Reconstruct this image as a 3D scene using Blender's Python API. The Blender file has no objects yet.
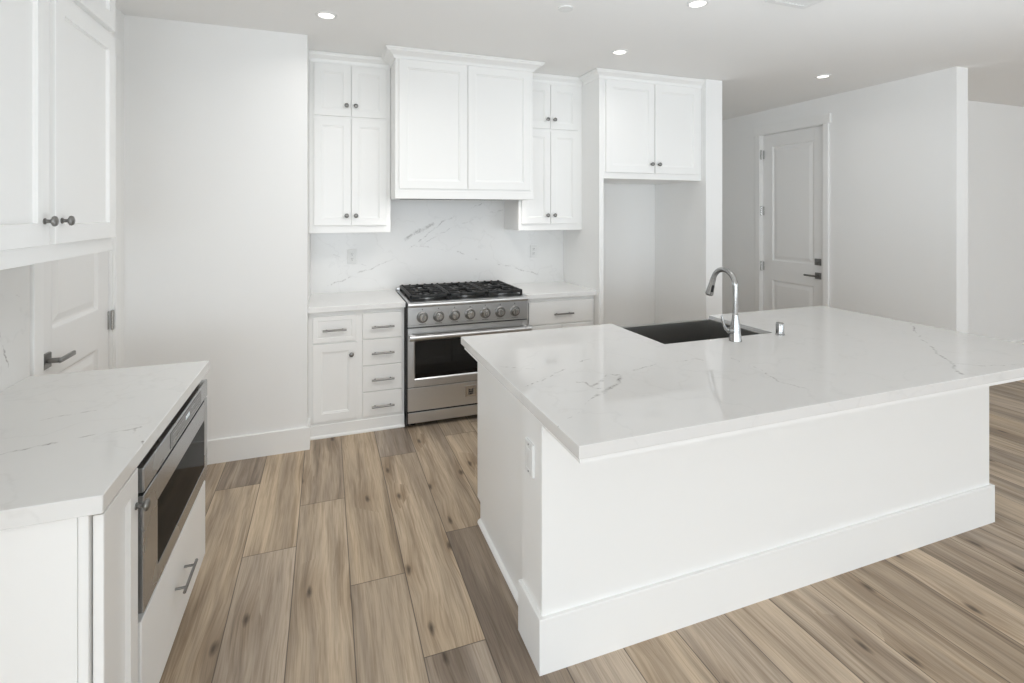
import bpy, bmesh, math, random
from mathutils import Vector, Matrix

random.seed(7)
scene = bpy.context.scene
COL = scene.collection

# ------------------------------------------------------------------ camera
IMG_W, IMG_H = 1024.0, 683.0
cam_data = bpy.data.cameras.new('camera')
cam = bpy.data.objects.new('camera', cam_data)
COL.objects.link(cam)
cam.location = (0.0, 0.0, 1.57)
cam.rotation_euler = (math.radians(90), 0, math.radians(-20.03))
cam_data.sensor_width = 36.0
cam_data.lens = 36.0 * 509.3 / IMG_W
cam_data.shift_y = (211.8 - IMG_H / 2) / IMG_W
cam_data.clip_start = 0.05
scene.camera = cam

# ------------------------------------------------------------------ light, world, exposure
CEIL = 2.74
world = bpy.data.worlds.new('world')
scene.world = world
world.use_nodes = True
wn = world.node_tree
wn.nodes['Background'].inputs[0].default_value = (0.865, 0.94, 1.0, 1)
wn.nodes['Background'].inputs[1].default_value = 3.0

# unseen windows behind the camera, those in L and R added for side light: (wall, start, end); wall B is the rear wall, L the left one, R the right one
WIN = [('B', -2.9, 1.3), ('B', 2.1, 4.6), ('B', 5.4, 7.9), ('L', -6.9, -4.3), ('L', -3.6, -1.0), ('R', -6.9, -4.1), ('R', -3.2, -0.4)]
WIN_Z = (0.10, 2.45)
REAR_Y, REAR_X, STEP_Y = -7.5, -3.6, 0.7
ROOM_X1 = 9.0
DAY = {'B': 38.0, 'L': 56.0, 'R': 5.0}          # watts per metre of window
for wl, a, b in WIN:
    ld = bpy.data.lights.new('window_daylight', 'AREA')
    ld.shape = 'RECTANGLE'
    ld.size = b - a
    ld.size_y = WIN_Z[1] - WIN_Z[0]
    ld.energy = DAY[wl] * (b - a) * (1.9 if a == -2.9 else 1.0)      # extra power added to brighten the kitchen aisle
    ld.color = (0.825, 0.92, 1.0)
    lo = bpy.data.objects.new('window_daylight', ld)
    m_, z_ = (a + b) / 2, sum(WIN_Z) / 2
    lo.location = {'B': (m_, REAR_Y - 0.16, z_), 'L': (REAR_X - 0.16, m_, z_), 'R': (ROOM_X1 + 0.16, m_, z_)}[wl]
    lo.rotation_euler = (math.radians(90), 0, {'B': 0, 'L': math.radians(-90), 'R': math.radians(90)}[wl])
    COL.objects.link(lo)

# added unseen fill light thrown up at the kitchen ceiling, and the recessed lamps (see downlight) shining down
bl = bpy.data.lights.new('ceiling_bounce', 'AREA')
bl.shape = 'RECTANGLE'
bl.size, bl.size_y = 5.0, 3.0
bl.energy = 80.0
bl.color = (0.825, 0.92, 1.0)
bo = bpy.data.objects.new('ceiling_bounce', bl)
bo.location = (1.9, 0.6, 1.2)
bo.rotation_euler = (math.radians(180), 0, 0)
COL.objects.link(bo)

# soft unseen fill lights added over the island, turned towards the cooking niche and the pantry wall
for p_, q_, e_ in (((0.7, 2.1, 2.62), (-0.35, 4.0, 0.1), 6.0), ((1.7, 1.75, 2.62), (1.2, 4.2, 0.0), 2.8)):
    nd = bpy.data.lights.new('niche_light', 'AREA')
    nd.shape, nd.size, nd.size_y, nd.energy, nd.color = 'RECTANGLE', 1.0, 0.4, e_, (1.0, 0.98, 0.95)
    nd.spread = math.radians(95)
    no = bpy.data.objects.new('niche_light', nd)
    no.location = p_
    no.rotation_euler = (Vector(q_) - Vector(p_)).to_track_quat('-Z', 'Y').to_euler()
    COL.objects.link(no)

scene.view_settings.view_transform = 'Standard'
scene.view_settings.look = 'None'
scene.view_settings.gamma = 1.0
scene.view_settings.use_curve_mapping = False
scene.view_settings.exposure = -0.87
scene.cycles.max_bounces = 16
scene.cycles.diffuse_bounces = 10
scene.cycles.glossy_bounces = 6
scene.cycles.use_denoising = True
scene.cycles.sample_clamp_indirect = 6.0
scene.cycles.caustics_reflective = False
scene.cycles.caustics_refractive = False


# ------------------------------------------------------------------ materials
def new_mat(name):
    m = bpy.data.materials.new(name)
    m.use_nodes = True
    return m, m.node_tree.nodes, m.node_tree.links, m.node_tree.nodes['Principled BSDF']


def paint(name, col, rough, bump=0.0, scale=300.0):
    m, n, l, p = new_mat(name)
    p.inputs['Roughness'].default_value = rough
    tc = n.new('ShaderNodeTexCoord')
    ns = n.new('ShaderNodeTexNoise')
    ns.inputs['Scale'].default_value = 3.0
    l.new(tc.outputs['Object'], ns.inputs['Vector'])
    mx = n.new('ShaderNodeMix')
    mx.data_type = 'RGBA'
    mx.inputs[6].default_value = (*[c * 0.985 for c in col], 1)
    mx.inputs[7].default_value = (*col, 1)
    l.new(ns.outputs['Fac'], mx.inputs[0])
    l.new(mx.outputs[2], p.inputs['Base Color'])
    if bump:
        nb = n.new('ShaderNodeTexNoise')
        nb.inputs['Scale'].default_value = scale
        l.new(tc.outputs['Object'], nb.inputs['Vector'])
        b = n.new('ShaderNodeBump')
        b.inputs['Strength'].default_value = bump
        b.inputs['Distance'].default_value = 0.001
        l.new(nb.outputs['Fac'], b.inputs['Height'])
        l.new(b.outputs['Normal'], p.inputs['Normal'])
    return m


def metal(name, col, rough, stretch=None, bump=0.05):
    m, n, l, p = new_mat(name)
    p.inputs['Metallic'].default_value = 1.0
    p.inputs['Base Color'].default_value = (*col, 1)
    p.inputs['Roughness'].default_value = rough
    tc = n.new('ShaderNodeTexCoord')
    mp = n.new('ShaderNodeMapping')
    mp.inputs['Scale'].default_value = stretch or (40, 40, 40)
    ns = n.new('ShaderNodeTexNoise')
    ns.inputs['Scale'].default_value = 1.0
    ns.inputs['Detail'].default_value = 3.0
    l.new(tc.outputs['Object'], mp.inputs['Vector'])
    l.new(mp.outputs['Vector'], ns.inputs['Vector'])
    mr = n.new('ShaderNodeMapRange')
    mr.inputs['To Min'].default_value = rough * 0.94
    mr.inputs['To Max'].default_value = rough * 1.07
    l.new(ns.outputs['Fac'], mr.inputs['Value'])
    l.new(mr.outputs['Result'], p.inputs['Roughness'])
    if bump:
        b = n.new('ShaderNodeBump')
        b.inputs['Strength'].default_value = bump
        b.inputs['Distance'].default_value = 0.001
        l.new(ns.outputs['Fac'], b.inputs['Height'])
        l.new(b.outputs['Normal'], p.inputs['Normal'])
    return m


def plain(name, col, rough, spec=0.5, coat=0.0):
    m, n, l, p = new_mat(name)
    tc = n.new('ShaderNodeTexCoord')
    ns = n.new('ShaderNodeTexNoise')
    ns.inputs['Scale'].default_value = 60.0
    l.new(tc.outputs['Object'], ns.inputs['Vector'])
    mx = n.new('ShaderNodeMix')
    mx.data_type = 'RGBA'
    mx.inputs[6].default_value = (*[c * 0.92 for c in col], 1)
    mx.inputs[7].default_value = (*col, 1)
    l.new(ns.outputs['Fac'], mx.inputs[0])
    l.new(mx.outputs[2], p.inputs['Base Color'])
    p.inputs['Roughness'].default_value = rough
    p.inputs['Specular IOR Level'].default_value = spec
    p.inputs['Coat Weight'].default_value = coat
    return m


def emit(name, col, strength):
    m, n, l, p = new_mat(name)
    p.inputs['Base Color'].default_value = (*col, 1)
    p.inputs['Emission Color'].default_value = (*col, 1)
    p.inputs['Emission Strength'].default_value = strength
    return m


def quartz(name, veins, base=(0.80, 0.795, 0.785), rough=0.055):
    """White quartz: thin grey veins along world-space polylines plus a faint drifting cloud."""
    m, n, l, p = new_mat(name)
    p.inputs['Roughness'].default_value = rough
    geo = n.new('ShaderNodeNewGeometry')
    pos = geo.outputs['Position']

    def noise(scale, detail=2.0, color=False):
        t = n.new('ShaderNodeTexNoise')
        t.inputs['Scale'].default_value = scale
        t.inputs['Detail'].default_value = detail
        l.new(pos, t.inputs['Vector'])
        return t.outputs['Color' if color else 'Fac']

    def vm(op, a, b=None, s=None):
        t = n.new('ShaderNodeVectorMath')
        t.operation = op
        for k, v in ((0, a), (1, b)):
            if v is None:
                continue
            if isinstance(v, (tuple, Vector)):
                t.inputs[k].default_value = v
            else:
                l.new(v, t.inputs[k])
        if s is not None:
            if isinstance(s, (int, float)):
                t.inputs['Scale'].default_value = s
            else:
                l.new(s, t.inputs['Scale'])
        return t

    def mm(op, a, b=None, clamp=False):
        t = n.new('ShaderNodeMath')
        t.operation = op
        t.use_clamp = clamp
        for k, v in ((0, a), (1, b)):
            if v is None:
                continue
            if isinstance(v, (int, float)):
                t.inputs[k].default_value = v
            else:
                l.new(v, t.inputs[k])
        return t.outputs[0]

    w1 = vm('SUBTRACT', noise(7.0, 3.0, True), (0.5, 0.5, 0.5)).outputs[0]
    w2 = vm('SUBTRACT', noise(45.0, 2.0, True), (0.5, 0.5, 0.5)).outputs[0]
    wp = vm('ADD', pos, vm('SCALE', w1, s=0.075).outputs[0]).outputs[0]
    wp = vm('ADD', wp, vm('SCALE', w2, s=0.016).outputs[0]).outputs[0]
    acc = None
    for pts, width, strength in veins:
        for a, b in zip(pts[:-1], pts[1:]):
            a, b = Vector(a), Vector(b)
            ba = b - a
            pa = vm('SUBTRACT', wp, a).outputs[0]
            h = mm('DIVIDE', vm('DOT_PRODUCT', pa, ba).outputs['Value'], ba.length_squared, True)
            d = vm('LENGTH', vm('SUBTRACT', pa, vm('SCALE', ba, s=h).outputs[0]).outputs[0]).outputs['Value']
            mr = n.new('ShaderNodeMapRange')
            mr.interpolation_type = 'SMOOTHSTEP'
            mr.inputs['From Min'].default_value = 0.0
            mr.inputs['From Max'].default_value = width * 0.95
            mr.inputs['To Min'].default_value = min(0.95, strength * 2.1)
            mr.inputs['To Max'].default_value = 0.0
            l.new(d, mr.inputs['Value'])
            acc = mr.outputs[0] if acc is None else mm('MAXIMUM', acc, mr.outputs[0])
    # broken up along its length
    br = n.new('ShaderNodeMapRange')
    br.inputs['From Min'].default_value = 0.34
    br.inputs['From Max'].default_value = 0.56
    br.inputs['To Min'].default_value = 0.28
    l.new(noise(34.0, 4.0), br.inputs['Value'])
    if acc is not None:
        acc = mm('MULTIPLY', acc, br.outputs[0])
    if acc is not None:
        sp = n.new('ShaderNodeMapRange')
        sp.inputs['From Min'].default_value = 0.40
        sp.inputs['From Max'].default_value = 0.60
        sp.inputs['To Min'].default_value = 0.35
        l.new(noise(110.0, 2.0), sp.inputs['Value'])
        acc = mm('MULTIPLY', acc, sp.outputs[0])
    # faint background veins everywhere in the slab
    fv = mm('ABSOLUTE', mm('SUBTRACT', noise(2.3, 5.0), 0.5))
    fr = n.new('ShaderNodeMapRange')
    fr.inputs['From Max'].default_value = 0.012
    fr.inputs['To Min'].default_value = 0.07
    fr.inputs['To Max'].default_value = 0.0
    l.new(fv, fr.inputs['Value'])
    faint = mm('MULTIPLY', fr.outputs[0], br.outputs[0])
    acc = faint if acc is None else mm('MAXIMUM', acc, faint)
    cl = n.new('ShaderNodeMix')
    cl.data_type = 'RGBA'
    cl.inputs[6].default_value = (*[c * 0.965 for c in base], 1)
    cl.inputs[7].default_value = (*base, 1)
    l.new(noise(5.0, 4.0), cl.inputs[0])
    mx = n.new('ShaderNodeMix')
    mx.data_type = 'RGBA'
    l.new(acc, mx.inputs[0])
    l.new(cl.outputs[2], mx.inputs[6])
    mx.inputs[7].default_value = (0.20, 0.185, 0.17, 1)
    l.new(mx.outputs[2], p.inputs['Base Color'])
    return m


def floor_material():
    m, n, l, p = new_mat('oak_plank_floor')
    uv = n.new('ShaderNodeUVMap')
    uv.uv_map = 'plank'                                  # u: metres across, v: metres along the plank
    att = n.new('ShaderNodeAttribute')
    att.attribute_name = 'plank_seed'                    # r tone, g grain offset, b hue
    sep = n.new('ShaderNodeSeparateColor')
    l.new(att.outputs['Color'], sep.inputs[0])
    su = n.new('ShaderNodeSeparateXYZ')
    l.new(uv.outputs[0], su.inputs[0])

    def mm(op, a, b=None, clamp=False):
        t = n.new('ShaderNodeMath')
        t.operation = op
        t.use_clamp = clamp
        for k, v in ((0, a), (1, b)):
            if v is None:
                continue
            if isinstance(v, (int, float)):
                t.inputs[k].default_value = v
            else:
                l.new(v, t.inputs[k])
        return t.outputs[0]

    def vec(x, y, z):
        t = n.new('ShaderNodeCombineXYZ')
        for k, v in enumerate((x, y, z)):
            if isinstance(v, (int, float)):
                t.inputs[k].default_value = v
            else:
                l.new(v, t.inputs[k])
        return t.outputs[0]

    def noise(v, scale, detail=3.0, dist=0.0, rough=0.5):
        t = n.new('ShaderNodeTexNoise')
        t.inputs['Scale'].default_value = scale
        t.inputs['Detail'].default_value = detail
        t.inputs['Distortion'].default_value = dist
        t.inputs['Roughness'].default_value = rough
        l.new(v, t.inputs['Vector'])
        return t.outputs['Fac']

    def mapr(v, a, b, c, d):
        t = n.new('ShaderNodeMapRange')
        for k, x in zip(('From Min', 'From Max', 'To Min', 'To Max'), (a, b, c, d)):
            t.inputs[k].default_value = x
        l.new(v, t.inputs['Value'])
        return t.outputs[0]

    def mix(f, a, b, blend='MIX'):
        t = n.new('ShaderNodeMix')
        t.data_type = 'RGBA'
        t.blend_type = blend
        if isinstance(f, (int, float)):
            t.inputs[0].default_value = f
        else:
            l.new(f, t.inputs[0])
        for k, v in ((6, a), (7, b)):
            if isinstance(v, tuple):
                t.inputs[k].default_value = (*v, 1)
            else:
                l.new(v, t.inputs[k])
        return t.outputs[2]

    u, v = su.outputs[0], su.outputs[1]
    off = mm('MULTIPLY', sep.outputs[1], 37.0)
    # knots: sparse stretched cells
    kw = noise(vec(mm('MULTIPLY', u, 40.0), mm('MULTIPLY', v, 14.0), off), 1.0, 3.0)
    kv = vec(mm('ADD', mm('ADD', mm('MULTIPLY', u, 5.5), off), mm('MULTIPLY', kw, 0.10)), mm('ADD', mm('MULTIPLY', v, 1.9), off), off)
    vor = n.new('ShaderNodeTexVoronoi')
    vor.voronoi_dimensions = '2D'
    vor.inputs['Scale'].default_value = 1.0
    vor.inputs['Randomness'].default_value = 1.0
    l.new(kv, vor.inputs['Vector'])
    kd = vor.outputs['Distance']
    sepc = n.new('ShaderNodeSeparateColor')
    l.new(vor.outputs['Color'], sepc.inputs[0])
    ksel = mm('GREATER_THAN', sepc.outputs[0], 0.60)
    knot = mm('MULTIPLY', mapr(kd, 0.02, 0.085, 1.0, 0.0), ksel)
    halo = mm('MULTIPLY', mapr(kd, 0.05, 0.45, 1.0, 0.0), ksel)
    # grain bends round the knots
    ub = mm('ADD', u, mm('MULTIPLY', halo, 0.02))
    wob = mm('MULTIPLY', mm('SUBTRACT', noise(vec(mm('ADD', mm('MULTIPLY', u, 3.0), off), mm('MULTIPLY', v, 1.2), off), 1.0, 2.0), 0.5), 0.035)
    ub = mm('ADD', ub, wob)
    fine = noise(vec(mm('ADD', mm('MULTIPLY', ub, 230.0), off), mm('MULTIPLY', v, 7.0), off), 1.0, 4.0)
    mid = noise(vec(mm('ADD', mm('MULTIPLY', ub, 42.0), off), mm('MULTIPLY', v, 1.6), off), 1.0, 4.0, 0.6)
    broad = noise(vec(mm('ADD', mm('MULTIPLY', ub, 10.0), off), mm('MULTIPLY', v, 0.8), off), 1.0, 2.0, 0.8)
    tone = sep.outputs[0]
    streak = noise(vec(mm('ADD', mm('MULTIPLY', ub, 26.0), off), mm('MULTIPLY', v, 0.9), off), 1.0, 5.0, 1.2, 0.6)
    light = mix(sep.outputs[2], (0.670, 0.532, 0.380), (0.620, 0.520, 0.420))
    dark = mix(sep.outputs[2], (0.235, 0.182, 0.138), (0.245, 0.198, 0.160))
    f = mm('ADD', mm('MULTIPLY', tone, 0.95), mapr(broad, 0.36, 0.66, -0.12, 0.50), True)
    c = mix(f, light, dark)
    c = mix(mapr(streak, 0.52, 0.68, 0.0, 0.65), c, mix(1.0, c, (0.55, 0.50, 0.45), 'MULTIPLY'))
    c = mix(mapr(mid, 0.50, 0.70, 0.0, 0.55), c, mix(1.0, c, (0.60, 0.56, 0.51), 'MULTIPLY'))
    c = mix(mapr(fine, 0.42, 0.70, 0.0, 0.55), c, mix(1.0, c, (0.60, 0.56, 0.52), 'MULTIPLY'))
    c = mix(mm('MULTIPLY', halo, 0.50), c, mix(1.0, c, (0.56, 0.49, 0.41), 'MULTIPLY'))
    c = mix(mm('MULTIPLY', knot, 0.85), c, (0.070, 0.050, 0.036))
    # bevelled joint between planks
    wu = 0.2273
    eu = mm('MINIMUM', u, mm('SUBTRACT', wu, u))
    att2 = n.new('ShaderNodeAttribute')
    att2.attribute_name = 'plank_len'
    sl = n.new('ShaderNodeSeparateColor')
    l.new(att2.outputs['Color'], sl.inputs[0])
    ev = mm('MINIMUM', v, mm('SUBTRACT', mm('MULTIPLY', sl.outputs[0], 4.0), v))
    e = mm('MINIMUM', eu, ev)
    gap = mapr(e, 0.0012, 0.0026, 1.0, 0.0)
    c = mix(mm('MULTIPLY', gap, 0.78), c, (0.075, 0.060, 0.048))
    l.new(c, p.inputs['Base Color'])
    l.new(mapr(mid, 0.3, 0.7, 0.42, 0.55), p.inputs['Roughness'])
    p.inputs['Specular IOR Level'].default_value = 0.35
    b = n.new('ShaderNodeBump')
    b.inputs['Strength'].default_value = 0.25
    b.inputs['Distance'].default_value = 0.0015
    hgt = mm('SUBTRACT', mm('MULTIPLY', fine, -0.25), gap)
    l.new(hgt, b.inputs['Height'])
    l.new(b.outputs['Normal'], p.inputs['Normal'])
    return m


M = {}
M['wall'] = paint('white_wall_paint', (0.868, 0.867, 0.860), 0.7, 0.04)
M['ceiling'] = paint('white_ceiling_paint', (0.878, 0.872, 0.862), 0.85, 0.05)
M['trim'] = paint('white_trim_paint', (0.875, 0.873, 0.862), 0.35)
M['cabinet'] = paint('white_cabinet_lacquer', (0.875, 0.873, 0.862), 0.32)
M['door'] = paint('white_door_paint', (0.85, 0.845, 0.835), 0.4)
M['steel'] = metal('brushed_steel', (0.63, 0.633, 0.638), 0.28, (1.5, 6, 6), 0.0)
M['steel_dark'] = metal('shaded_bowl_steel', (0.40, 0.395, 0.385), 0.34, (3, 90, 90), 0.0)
M['nickel'] = metal('satin_nickel', (0.55, 0.54, 0.52), 0.22, (200, 200, 200), 0.0)
M['pewter'] = metal('dark_pewter', (0.27, 0.265, 0.255), 0.32, (200, 200, 200), 0.0)
M['chrome'] = metal('polished_nickel_chrome', (0.42, 0.42, 0.415), 0.20, (8, 8, 8), 0.0)
M['iron'] = plain('black_cast_iron', (0.014, 0.014, 0.014), 0.5)
M['black'] = plain('black_trim', (0.01, 0.01, 0.01), 0.45)
M['glass'] = plain('dark_oven_glass', (0.006, 0.006, 0.006), 0.05, 0.5)
M['mw_glass'] = plain('dark_tinted_glass', (0.008, 0.008, 0.008), 0.06, 0.5)
M['mw_glass'].node_tree.nodes['Principled BSDF'].inputs['IOR'].default_value = 1.06
M['display'] = plain('smoked_display_glass', (0.10, 0.10, 0.098), 0.14, 0.6)
M['ink'] = plain('dark_print', (0.03, 0.03, 0.03), 0.6)
M['plastic'] = plain('white_plastic', (0.80, 0.80, 0.79), 0.35)
M['slot'] = plain('dark_socket_slot', (0.08, 0.08, 0.08), 0.6)
M['lamp'] = emit('lit_led_lens', (1.0, 0.96, 0.90), 4.0)
M['lamp_dim'] = emit('lit_hood_lens', (1.0, 0.96, 0.90), 1.3)  # glow of the lamps added under the hood
M['steel_fine'] = metal('fine_brushed_steel', (0.46, 0.468, 0.478), 0.27, (3, 3, 3), 0.0)
M['legend'] = emit('lit_clock_digits', (0.85, 0.95, 1.0), 0.3)
M['floor'] = floor_material()


# ------------------------------------------------------------------ mesh building
ORIGIN = {}


class MB:
    """Collects faces in world space; build() links them as one mesh object with its origin at its base."""

    def __init__(self):
        self.v, self.f, self.s = [], [], []
        self.uv = None

    def add(self, verts, faces, smooth=False):
        o = len(self.v)
        self.v += [Vector(v) for v in verts]
        self.f += [[i + o for i in f] for f in faces]
        self.s += [smooth] * len(faces)
        return self

    def box(self, x0, x1, y0, y1, z0, z1, r=0.0015):
        x0, x1 = min(x0, x1), max(x0, x1)
        y0, y1 = min(y0, y1), max(y0, y1)
        z0, z1 = min(z0, z1), max(z0, z1)
        bm = bmesh.new()
        bmesh.ops.create_cube(bm, size=1.0)
        for v in bm.verts:
            v.co = Vector(((x0 + x1) / 2 + v.co.x * (x1 - x0), (y0 + y1) / 2 + v.co.y * (y1 - y0), (z0 + z1) / 2 + v.co.z * (z1 - z0)))
        r = min(r, 0.3 * min(x1 - x0, y1 - y0, z1 - z0))
        if r > 0:
            bmesh.ops.bevel(bm, geom=bm.edges[:], offset=r, segments=2 if r > 0.002 else 1, affect='EDGES', profile=0.5)
        return self.take(bm)

    def take(self, bm, mat=None, smooth=False):
        bm.verts.index_update()
        self.add([(mat @ v.co) if mat else v.co.copy() for v in bm.verts], [[v.index for v in f.verts] for f in bm.faces], smooth)
        bm.free()
        return self

    def prism(self, poly, z0, z1, r=0.0):
        """Vertical prism over an XY outline (counter-clockwise)."""
        bm = bmesh.new()
        lo = [bm.verts.new((x, y, z0)) for x, y in poly]
        hi = [bm.verts.new((x, y, z1)) for x, y in poly]
        k = len(poly)
        bm.faces.new(list(reversed(lo)))
        bm.faces.new(hi)
        for i in range(k):
            j = (i + 1) % k
            bm.faces.new((lo[i], lo[j], hi[j], hi[i]))
        if r:
            bmesh.ops.bevel(bm, geom=bm.edges[:], offset=r, segments=2, affect='EDGES', profile=0.5)
        return self.take(bm)

    def tube(self, pts, rad, seg=14, cap=True):
        pts = [Vector(p) for p in pts]
        if not isinstance(rad, (list, tuple)):
            rad = [rad] * len(pts)
        rings = []
        t0 = (pts[1] - pts[0]).normalized()
        ref = Vector((0, 0, 1)) if abs(t0.z) < 0.9 else Vector((1, 0, 0))
        n0 = t0.cross(ref).normalized()
        for i, p in enumerate(pts):
            if i == 0:
                t = t0
            elif i == len(pts) - 1:
                t = (pts[i] - pts[i - 1]).normalized()
            else:
                t = ((pts[i + 1] - p).normalized() + (p - pts[i - 1]).normalized()).normalized()
            n0 = (n0 - t * n0.dot(t)).normalized()
            b0 = t.cross(n0)
            rings.append([p + (n0 * math.cos(2 * math.pi * k / seg) + b0 * math.sin(2 * math.pi * k / seg)) * rad[i] for k in range(seg)])
        vs = [v for r in rings for v in r]
        fs = []
        for i in range(len(rings) - 1):
            for k in range(seg):
                k2 = (k + 1) % seg
                fs.append((i * seg + k, i * seg + k2, (i + 1) * seg + k2, (i + 1) * seg + k))
        self.add(vs, fs, True)
        if cap:
            self.add(rings[0], [list(range(seg))[::-1]])
            self.add(rings[-1], [list(range(seg))])
        return self

    def lathe(self, base, axis, prof, seg=24):
        """prof: (radius, distance along axis)."""
        base, axis = Vector(base), Vector(axis).normalized()
        ref = Vector((0, 0, 1)) if abs(axis.z) < 0.9 else Vector((1, 0, 0))
        a = axis.cross(ref).normalized()
        b = axis.cross(a)
        vs, fs = [], []
        for r, h in prof:
            for k in range(seg):
                an = 2 * math.pi * k / seg
                vs.append(base + axis * h + (a * math.cos(an) + b * math.sin(an)) * max(r, 1e-5))
        for i in range(len(prof) - 1):
            for k in range(seg):
                k2 = (k + 1) % seg
                fs.append((i * seg + k, i * seg + k2, (i + 1) * seg + k2, (i + 1) * seg + k))
        fs.append([k for k in range(seg)][::-1])
        fs.append([(len(prof) - 1) * seg + k for k in range(seg)])
        return self.add(vs, fs, True)

    def rings(self, rings_, cap_back=True):
        """Nested quads (lists of 4 points) skinned one to the next; last is filled."""
        vs = [v for r in rings_ for v in r]
        fs = []
        for i in range(len(rings_) - 1):
            for k in range(4):
                k2 = (k + 1) % 4
                fs.append((i * 4 + k, i * 4 + k2, (i + 1) * 4 + k2, (i + 1) * 4 + k))
        e = (len(rings_) - 1) * 4
        fs.append((e, e + 1, e + 2, e + 3))
        if cap_back:
            fs.append((3, 2, 1, 0))
        return self.add(vs, fs)

    def sweep(self, path, prof, closed=False):
        """prof (out, z) swept along an XY path with mitred corners; 'out' is to the right of the direction of travel."""
        path = [Vector((p[0], p[1])) for p in path]
        k = len(path)
        offs = []
        for i in range(k):
            d1 = (path[i] - path[i - 1]).normalized() if i > 0 or closed else None
            d2 = (path[(i + 1) % k] - path[i]).normalized() if i < k - 1 or closed else None
            d1, d2 = d1 or d2, d2 or d1
            n1, n2 = Vector((d1.y, -d1.x)), Vector((d2.y, -d2.x))
            mit = (n1 + n2).normalized()
            offs.append(mit / max(0.2, mit.dot(n1)))
        q = len(prof)
        vs = [Vector((path[i].x + offs[i].x * o, path[i].y + offs[i].y * o, z)) for i in range(k) for o, z in prof]
        fs = []
        for i in range(k if closed else k - 1):
            j = (i + 1) % k
            for a in range(q):
                b = (a + 1) % q
                fs.append((i * q + a, j * q + a, j * q + b, i * q + b))
        if not closed:
            fs.append(list(range(q)))
            fs.append([(k - 1) * q + a for a in range(q)][::-1])
        return self.add(vs, fs)

    def build(self, name, mat, parent=None, origin=None, label=None):
        if origin is None:
            lo = [min(v[i] for v in self.v) for i in range(3)]
            hi = [max(v[i] for v in self.v) for i in range(3)]
            origin = Vector(((lo[0] + hi[0]) / 2, (lo[1] + hi[1]) / 2, lo[2]))
        origin = Vector(origin)
        me = bpy.data.meshes.new(name)
        me.from_pydata([v - origin for v in self.v], [], self.f)
        me.update()
        bm = bmesh.new()
        bm.from_mesh(me)
        bmesh.ops.recalc_face_normals(bm, faces=bm.faces[:])
        bm.to_mesh(me)
        bm.free()
        me.polygons.foreach_set('use_smooth', self.s)
        me.materials.append(M[mat] if isinstance(mat, str) else mat)
        if any(self.s):
            try:
                me.set_sharp_from_angle(angle=math.radians(42))
            except Exception:
                pass
        o = bpy.data.objects.new(name, me)
        COL.objects.link(o)
        ORIGIN[o.name] = origin
        if parent:
            o.parent = parent
            o.location = origin - ORIGIN[parent.name]
        else:
            o.location = origin
        if label:
            o['label'] = label
        return o


def thing(name, label, cat, loc, group=None):
    o = bpy.data.objects.new(name, None)
    o.empty_display_size = 0.1
    COL.objects.link(o)
    o.location = loc
    ORIGIN[o.name] = Vector(loc)
    return tag(o, label, cat, group)


def tag(o, label, cat, group=None):
    o['label'] = label
    o['category'] = cat
    if group:
        o['group'] = group
    return o


def structure(o):
    o['kind'] = 'structure'
    return o


# frames of reference for fronts: a front lies at 'at' and faces -Y, +X or -X
class Front:
    def __init__(self, facing, at):
        self.facing, self.at = facing, at

    def p(self, a, d, z):
        """a: world coordinate along the front, d: depth behind the front surface (negative = proud)."""
        if self.facing == '-Y':
            return Vector((a, self.at + d, z))
        if self.facing == '+X':
            return Vector((self.at - d, a, z))
        if self.facing == '-X':
            return Vector((self.at + d, a, z))

    def out(self):
        return {'-Y': Vector((0, -1, 0)), '+X': Vector((1, 0, 0)), '-X': Vector((-1, 0, 0))}[self.facing]

    def box(self, mb, a0, a1, d0, d1, z0, z1, r=0.0015):
        p, q = self.p(a0, d0, z0), self.p(a1, d1, z1)
        return mb.box(p.x, q.x, p.y, q.y, p.z, q.z, r)

    def quad(self, a0, a1, z0, z1, i, d):
        return [self.p(a0 + i, d, z0 + i), self.p(a1 - i, d, z0 + i), self.p(a1 - i, d, z1 - i), self.p(a0 + i, d, z1 - i)]


def shaker(fr, a0, a1, z0, z1, stile, t=0.02, bead=True):
    """A five-piece door: flat frame, small bead, recessed flat panel."""
    mb = MB()
    seq = [(0, t), (0, 0.0018), (0.0018, 0), (stile, 0), (stile + 0.002, 0.005), (stile + 0.009, 0.0055), (stile + 0.011, 0.011)]
    if not bead:
        seq = seq[:4] + [(stile + 0.002, 0.012)]
    mb.rings([fr.quad(a0, a1, z0, z1, i, d) for i, d in seq])
    return mb


def slab_front(fr, a0, a1, z0, z1, t=0.02, edge=0.0):
    mb = MB()
    seq = [(0, t), (0, 0.0022), (0.0022, 0)]
    if edge:
        seq += [(edge, 0), (edge + 0.003, 0.0035), (edge + 0.006, 0.0035)]
    mb.rings([fr.quad(a0, a1, z0, z1, i, d) for i, d in seq])
    return mb


def knob(fr, a, z, parent, mat='pewter'):
    mb = MB()
    mb.lathe(fr.p(a, 0, z), fr.out(), [(0.0095, 0), (0.0095, 0.003), (0.006, 0.005), (0.0055, 0.014), (0.008, 0.018), (0.0155, 0.022), (0.0165, 0.026), (0.0145, 0.030), (0.008, 0.033), (0.0, 0.0335)], 20)
    return mb.build('knob', mat, parent, fr.p(a, 0, z))


def bar_pull(fr, a0, a1, z, parent, mat='pewter', stand=0.03, r=0.0066):
    mb = MB()
    inset = (a1 - a0) * 0.16
    mb.tube([fr.p(a0, -stand, z), fr.p(a1, -stand, z)], r, 12)
    for a in (a0 + inset, a1 - inset):
        mb.tube([fr.p(a, 0, z), fr.p(a, -stand, z)], r * 0.85, 10)
    return mb.build('handle', mat, parent, fr.p((a0 + a1) / 2, 0, z))


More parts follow.
